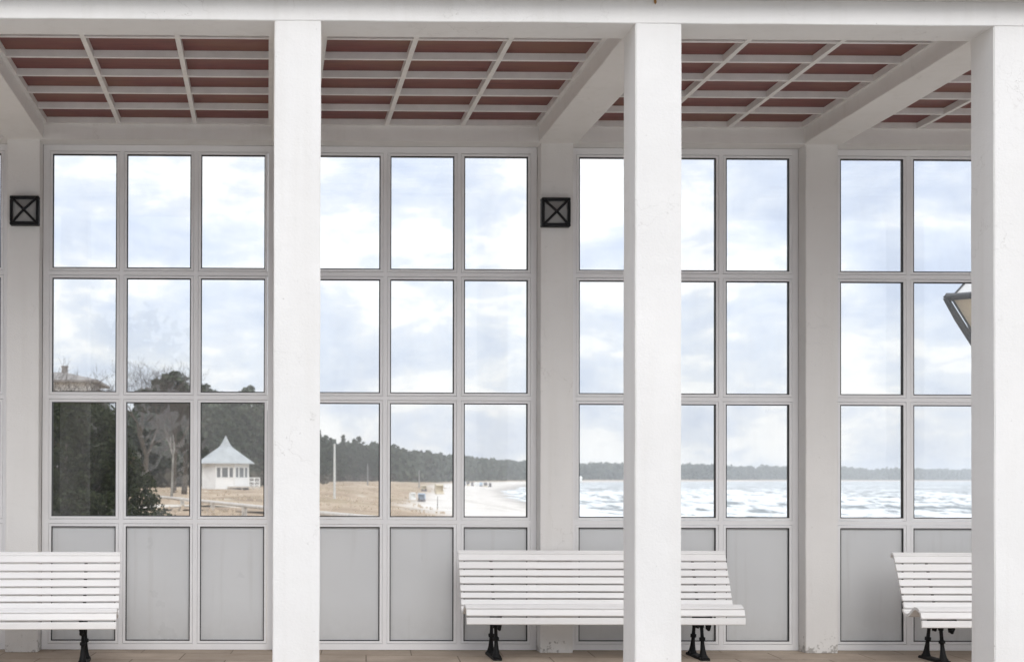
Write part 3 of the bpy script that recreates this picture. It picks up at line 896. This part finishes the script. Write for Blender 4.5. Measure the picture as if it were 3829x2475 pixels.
for fi in (5, 6):          # the facets with windows (facing -Y and -Y+X)
    a = R(45 * fi + 45)
    c, s = math.cos(a), math.sin(a); ap = 2.85 * math.cos(R(22.5))
    for off, w in ((-.72, .20), (0, .34), (.72, .20)):
        q = MB(); z0, z1 = 1.75, 2.85
        def rect(u0, u1, za, zb, d, mi):
            pts = [(c * (ap + d) - s * u, s * (ap + d) + c * u, z) for u, z in ((u0, za), (u1, za), (u1, zb), (u0, zb))]
            ptb = [(c * (ap - .02) - s * u, s * (ap - .02) + c * u, z) for u, z in ((u0, za), (u1, za), (u1, zb), (u0, zb))]
            q.add(ptb + pts, [(4, 5, 6, 7), (0, 1, 5, 4), (1, 2, 6, 5), (2, 3, 7, 6), (3, 0, 4, 7)], mi)
        rect(off - w, off + w, z0, z1, .03, 1); rect(off - w - .07, off - w, z0 - .07, z1 + .07, .06, 0); rect(off + w, off + w + .07, z0 - .07, z1 + .07, .06, 0)
        rect(off - w, off + w, z1, z1 + .07, .06, 0); rect(off - w, off + w, z0 - .07, z0, .06, 0)
        q.build('window', [M['white_wood'], M['dark_pane']], hut)
mb = MB(); mb.box(.3, 4.05, -2.9, 1.2, .55, .72)
for x in (.6, 1.9, 3.2, 3.9): mb.box(x, x + .12, -2.85, -2.73, -.6, .55)
mb.build('deck', M['grey_wood'], hut)
mb = MB()
for x in (2.75, 3.35, 3.95): mb.box(x - .05, x + .05, -2.85, -2.75, .72, 1.75)
for z in (1.66, 1.2, .85): mb.box(2.7, 4.0, -2.83, -2.77, z, z + .08)
for y in (-2.2, -1.4, -.6, .2, 1.0): mb.box(3.92, 4.02, y, y + .1, .72, 1.75)
mb.box(3.94, 4.0, -2.85, 1.2, 1.66, 1.74); mb.box(3.94, 4.0, -2.85, 1.2, 1.2, 1.27)
for x in np.arange(2.82, 3.9, .12): mb.box(x, x + .035, -2.82, -2.785, .72, 1.66)
mb.build('railing', M['white_wood'], hut)

# villa beyond the bare trees
vl = empty('villa', (-17.6, 116, 0), label='cream villa with low hipped roof and chimneys behind bare trees', cat='house')
mb = MB(); mb.box(-3.6, 3.6, -3.4, 3.4, -.5, 9.05)
mb.box(-3.75, 3.75, -3.55, 3.55, 8.3, 8.45)
mb.build('wall', M['cream'], vl)
mb = MB()
mb.add([(-4.3, -4.1, 9.05), (4.3, -4.1, 9.05), (4.3, 4.1, 9.05), (-4.3, 4.1, 9.05), (-4.3, -4.1, 9.22), (4.3, -4.1, 9.22), (4.3, 4.1, 9.22), (-4.3, 4.1, 9.22), (-1.2, -.7, 10.05), (1.2, -.7, 10.05), (1.2, .7, 10.05), (-1.2, .7, 10.05)],
       [(0, 3, 2, 1), (0, 1, 5, 4), (1, 2, 6, 5), (2, 3, 7, 6), (3, 0, 4, 7), (4, 5, 9, 8), (5, 6, 10, 9), (6, 7, 11, 10), (7, 4, 8, 11), (8, 9, 10, 11)])
rf = mb.build('roof', M['villa_roof'], vl)
for x in (-1.0, 1.1):
    mb = MB(); mb.box(x - .22, x + .22, -.3, .2, 9.7, 10.50); mb.box(x - .27, x + .27, -.35, .25, 10.50, 10.60); mb.build('chimney', M['villa_roof'], rf)
for x in (-2.2, 0, 2.2):
    for z in (3.6, 6.6):
        q = MB(); q.box(x - .5, x + .5, -3.44, -3.39, z, z + 1.4, 1)
        q.box(x - .6, x - .5, -3.48, -3.39, z - .1, z + 1.5); q.box(x + .5, x + .6, -3.48, -3.39, z - .1, z + 1.5); q.box(x - .5, x + .5, -3.48, -3.39, z - .1, z); q.box(x - .5, x + .5, -3.48, -3.39, z + 1.4, z + 1.5)
        q.build('window', [M['white_wood'], M['dark_pane']], vl)

# low rail fence along the path
fpts = [(-9.2, 92), (-4.70, 71.6), (-2.3, 60.5), (-.11, 50), (1.1, 44.5), (2.16, 40), (3.4, 35)]
fn = empty('rail_fence', (fpts[3][0], fpts[3][1], 0), label='low weathered timber rail fence crossing the dune grass', cat='fence')
mb = MB(); mb.tube([(x, y, .534) for x, y in fpts], .075, 8)
o = mb.build('rail', M['grey_wood'], fn); o.location = (-fpts[3][0], -fpts[3][1], 0)
for (x, y) in ((-6.9, 81.5), (-4.1, 68.8), (-2.32, 60.6), (-.85, 53.5), (.45, 47.4), (1.6, 42.3), (2.8, 37.4)):
    mb = MB(); zg = ground_z(x, y); mb.tube([(x, y, zg - .2), (x, y, .53)], .10, 8)
    o = mb.build('post', M['grey_wood'], fn); o.location = (-fpts[3][0], -fpts[3][1], 0)

# poles in the dunes
for (x, y, zt, r, lab) in ((5.65, 119.3, 4.35, .105, 'tall pale pole standing in the dune grass'), (19.6, 277, 4.2, .13, 'thin pale pole before the wood, right of the tall pole'),
                      (38.5, 360, 3.4, .17, 'grey post at the top of the dunes, left of the beach chairs'), (15.0, 125.0, -.05, .035, 'short dark stick standing in the white sand')):
    zg = ground_z(x, y); mb = MB(); mb.tube([(x, y, zg - .4), (x, y, zg + (zt - zg) * .5), (x, y, zt)], [r, r * .9, r * .7], 10)
    mb.tube([(x, y, zt), (x, y, zt + r * .8)], [r * .95, r * .4], 10)
    o = mb.build('pole', M['pole'] if r == .105 else (M['grey_pole'] if zt > 0 else M['bark'])); tag(o, lab, 'pole', 'poles in the dunes')

# hooded beach chairs
def beach_chair(x, y, rz, body, hood, lab, sc=1.0):
    t = empty('beach_chair', (x, y, ground_z(x, y)), rz, label=lab, cat='beach chair', group='hooded beach chairs on the sand')
    t.scale = (sc, sc, sc)
    mb = MB(); mb.box(-.60, .60, -.40, .42, .06, .46); mb.box(-.60, -.52, -.40, .42, .46, .72); mb.box(.52, .60, -.40, .42, .46, .72)
    mb.box(-.62, .62, -.62, -.42, .06, .30)
    mb.build('seat', body, t, bevel=.02)
    mb = MB(); outer = [(.40, .46), (.42, 1.0), (.34, 1.42), (.10, 1.62), (-.22, 1.60), (-.34, 1.48)]
    inner = [(y - .045 * (1 if i < 4 else 0), z - (.05 if i > 2 else 0)) for i, (y, z) in enumerate(outer)]
    n_ = len(outer)
    mb.prism_x(outer + inner[::-1], -.60, .60)
    side = outer + [(-.30, 1.1), (-.05, .7), (-.05, .46)]
    mb.prism_x(side, -.62, -.598); mb.prism_x(side, .598, .62)
    mb.build('hood', hood, t)
beach_chair(29.0, 239.6, R(12), M['wicker'], M['wicker'], 'cream hooded beach chair, largest of those on the white sand', 1.08)
beach_chair(17.75, 163.1, R(-25), M['canvas_dark'], M['canvas_blue'], 'beach chair with blue hood and dark seat at the dune edge', .62)
beach_chair(30.3, 274.6, R(20), M['canvas_dark'], M['wicker'], 'dark seated beach chair between the blue hooded and the cream one', .75)
beach_chair(17.6, 172.0, R(30), M['canvas_white'], M['canvas_white'], 'white beach chair half hidden by the dune edge', .55)
for i in range(7):
    x, y = 77.6 + i * 1.25, 560 - i * 3
    beach_chair(x, y, R(20 + 37 * i), M[('canvas_dark', 'wicker', 'canvas_dark', 'canvas_white')[i % 4]], M[('canvas_blue', 'canvas_dark', 'canvas_dark', 'canvas_white')[i % 4]],
                'tiny beach chair in the distant row at the far end of the sand', 1.0)

# little white houses on the far shore
for (x, y, w, lab) in ((1012, 2560, 22, 'tiny white house at the far shore in the third window'), (2010, 3440, 26, 'tiny white house at the far shore in the window with the lantern'), (310, 1418, 9, 'tiny white hut at the far wood, left of the third column')):
    hs = empty('house', (x, y, -1.0), R(-30), label=lab, cat='house', group='white houses on the far shore')
    mb = MB(); mb.box(-w / 2, w / 2, -w * .25, w * .25, -1, w * .28); mb.build('wall', M['white_wood'], hs)
    mb = MB(); mb.prism_x([(-w * .3, w * .28), (w * .3, w * .28), (0, w * .52)], -w * .54, w * .54); mb.build('roof', M['white_glass'], hs)

# ------------------------------------------------------------------ lantern beyond the right-hand window
lx, ly, lz = 8.09, 16.0, 3.66
ln = empty('lantern_post', (lx, ly, -.3), label='grey metal lantern with cream glass behind the right-hand window, half hidden by the column', cat='lantern')
Z = lz + .3
W = .405
cor = [(W, 0), (0, W), (-W, 0), (0, -W)]
mb = MB()
mb.tube([(0, 0, 0), (0, 0, 2.9), (0, 0, Z - .66)], [.07, .055, .05], 12)
mb.tube([(0, 0, 0), (0, 0, .25)], [.13, .09], 12)
mb.build('post', M['lantern_metal'], ln)
mb = MB()
for (x, y) in cor:
    mb.tube([(x, y, Z), (x * .66, y * .66, Z - .235), (x * .05, y * .05, Z - .62)], [.034, .042, .040], 4)
ring = [(x * .985, y * .985, Z + .008) for x, y in cor]
for i in range(4):
    a, b = ring[i], ring[(i + 1) % 4]; mb.tube([a, b], .034, 4)
    mb.tube([(a[0] * .62, a[1] * .62, Z + .01), a], .044, 4)
mb.build('bracket', M['lantern_metal'], ln)
q = .70 * W; up = [(x / W * q * 1.12, y / W * q * 1.12) for x, y in cor]
mb = MB()
for i in range(4):
    a, b = up[i], up[(i + 1) % 4]
    mb.add([(a[0], a[1], Z + .02), (b[0], b[1], Z + .02), (b[0] * .12, b[1] * .12, Z + .32), (a[0] * .12, a[1] * .12, Z + .32)], [(0, 1, 2, 3)])
mb.build('upper_glass', M['white_glass'], ln)
mb = MB()
for i in range(4):
    a, b = up[i], up[(i + 1) % 4]
    mb.add([(a[0], a[1], Z - .03), (b[0], b[1], Z - .03), (b[0] * .25, b[1] * .25, Z - .40), (a[0] * .25, a[1] * .25, Z - .40)], [(0, 1, 2, 3)])
mb.add([(x * .25, y * .25, Z - .40) for x, y in up], [(0, 1, 2, 3)])
mb.build('lower_glass', M['cream_glass'], ln)
mb = MB()
for i in range(4):
    a, b = up[i], up[(i + 1) % 4]
    mb.tube([(a[0], a[1], Z), (b[0], b[1], Z)], .026, 4)
    mb.tube([(a[0], a[1], Z + .02), (a[0] * .12, a[1] * .12, Z + .325)], .013, 4)
    mb.tube([(a[0], a[1], Z - .03), (a[0] * .25, a[1] * .25, Z - .41)], .014, 4)
mb.tube([(0, 0, Z + .31), (0, 0, Z + .35), (0, 0, Z + .42)], [.06, .05, .01], 8)
mb.build('frame', M['lantern_metal'], ln)

# ------------------------------------------------------------------ haze
mb = MB(); mb.box(-1000, 4400, -460, 3900, -7.5, 26)
hz_o = mb.build('haze', [], None)
m, nt, out = new_mat('sea_haze')
vol = N(nt, 'ShaderNodeVolumePrincipled')
vol.inputs['Color'].default_value = (.93, .95, .97, 1); vol.inputs['Density'].default_value = HAZE_D = .00020
nt.links.new(vol.outputs[0], out.inputs['Volume'])
hz_o.data.materials.append(m)
tag(hz_o, 'pale sea haze over the bay', 'haze', kind='stuff')

# ------------------------------------------------------------------ sky and sun
SUN_EL, SUN_AZ = 34, 8          # sun behind the camera, a little to the right
w = bpy.data.worlds.new('World'); SC.world = w; w.use_nodes = True
nt = w.node_tree; nt.nodes.clear()
wo = nt.nodes.new('ShaderNodeOutputWorld'); bg = nt.nodes.new('ShaderNodeBackground')
sky = nt.nodes.new('ShaderNodeTexSky'); sky.sky_type = 'NISHITA'; sky.sun_disc = False
sky.sun_elevation = R(SUN_EL); sky.sun_rotation = R(180 - SUN_AZ)
sky.air_density = 1.0; sky.dust_density = 2.0
tc = nt.nodes.new('ShaderNodeTexCoord')
sp = nt.nodes.new('ShaderNodeSeparateXYZ'); nt.links.new(tc.outputs['Generated'], sp.inputs[0])
# broken cloud layer: puffs about three degrees across, flattened a little
mp = nt.nodes.new('ShaderNodeMapping'); mp.inputs['Scale'].default_value = (1, 1, 2.3); mp.inputs['Location'].default_value = (.35, .0, .2)
nt.links.new(tc.outputs['Generated'], mp.inputs['Vector'])
def wn(scale, det, rough, dist=0):
    n = nt.nodes.new('ShaderNodeTexNoise'); n.inputs['Scale'].default_value = scale; n.inputs['Detail'].default_value = det
    n.inputs['Roughness'].default_value = rough; n.inputs['Distortion'].default_value = dist
    nt.links.new(mp.outputs[0], n.inputs['Vector']); return n.outputs['Fac']
n1 = wn(11.5, 9, .56, .3); n2 = wn(3.2, 3, .5); n3 = wn(30, 6, .6, .4)
cov = math_n(nt, 'ADD', math_n(nt, 'ADD', math_n(nt, 'MULTIPLY', n1, .60), math_n(nt, 'MULTIPLY', n2, .22)), math_n(nt, 'MULTIPLY', n3, .18))
cr = ramp(nt, [(.38, (5.2, 5.8, 7.1)), (.455, (6.1, 6.6, 7.6)), (.505, (6.9, 7.25, 7.9)), (.54, (8.1, 8.2, 8.4)), (.60, (8.9, 8.9, 8.9))])
nt.links.new(cov, cr.inputs[0])
# overcast sky is brighter overhead
zen = math_n(nt, 'ADD', math_n(nt, 'MULTIPLY', math_n(nt, 'MAXIMUM', sp.outputs[2], 0.0), 1.5), 1.0)
vm = nt.nodes.new('ShaderNodeVectorMath'); vm.operation = 'SCALE'
nt.links.new(cr.outputs[0], vm.inputs[0]); nt.links.new(zen, vm.inputs['Scale'])
cl = mix(nt, .90, sky.outputs[0], vm.outputs[0])
nt.links.new(cl, bg.inputs[0]); bg.inputs[1].default_value = .1
nt.links.new(bg.outputs[0], wo.inputs[0])

sl = bpy.data.lights.new('sun', 'SUN'); sl.energy = .85; sl.angle = R(38); sl.color = (1, .96, .90)
so = bpy.data.objects.new('sun', sl); COL.objects.link(so)
d = Vector((math.sin(R(SUN_AZ)) * math.cos(R(SUN_EL)), -math.cos(R(SUN_AZ)) * math.cos(R(SUN_EL)), math.sin(R(SUN_EL))))
so.rotation_euler = d.to_track_quat('Z', 'Y').to_euler(); so.location = (0, -30, 40)

# ------------------------------------------------------------------ camera
yaw, pit, rol = -.0145, .00886, .00307
cy, sy, cp, s_p, c_r, s_r = math.cos(yaw), math.sin(yaw), math.cos(pit), math.sin(pit), math.cos(rol), math.sin(rol)
Rz = Matrix(((cy, sy, 0), (-sy, cy, 0), (0, 0, 1))); Rx = Matrix(((1, 0, 0), (0, cp, s_p), (0, -s_p, cp))); Ry = Matrix(((c_r, 0, s_r), (0, 1, 0), (-s_r, 0, c_r)))
Q = Ry @ Rx @ Rz
cam = bpy.data.cameras.new('camera'); co = bpy.data.objects.new('camera', cam); COL.objects.link(co)
mw = Matrix.Identity(4)
for i in range(3):
    mw[i][0] = Q[0][i]; mw[i][1] = Q[2][i]; mw[i][2] = -Q[1][i]
mw.translation = Vector((0, 0, 1.6)); co.matrix_world = mw
cam.sensor_width = 36; cam.lens = 3308 / 2382 * 36
cam.shift_x = (1191 - 669.6) / 2382; cam.shift_y = (1081.0 - 770) / 2382
cam.clip_start = .1; cam.clip_end = 20000
cam.dof.use_dof = True; cam.dof.focus_distance = 11.8; cam.dof.aperture_fstop = 3.4
SC.camera = co

SC.view_settings.view_transform = 'Standard'; SC.view_settings.look = 'None'
SC.view_settings.exposure = .27; SC.view_settings.gamma = 1
SC.cycles.max_bounces = 12; SC.cycles.diffuse_bounces = 6; SC.cycles.transparent_max_bounces = 24
SC.cycles.volume_bounces = 1
SC.cycles.use_denoising = True
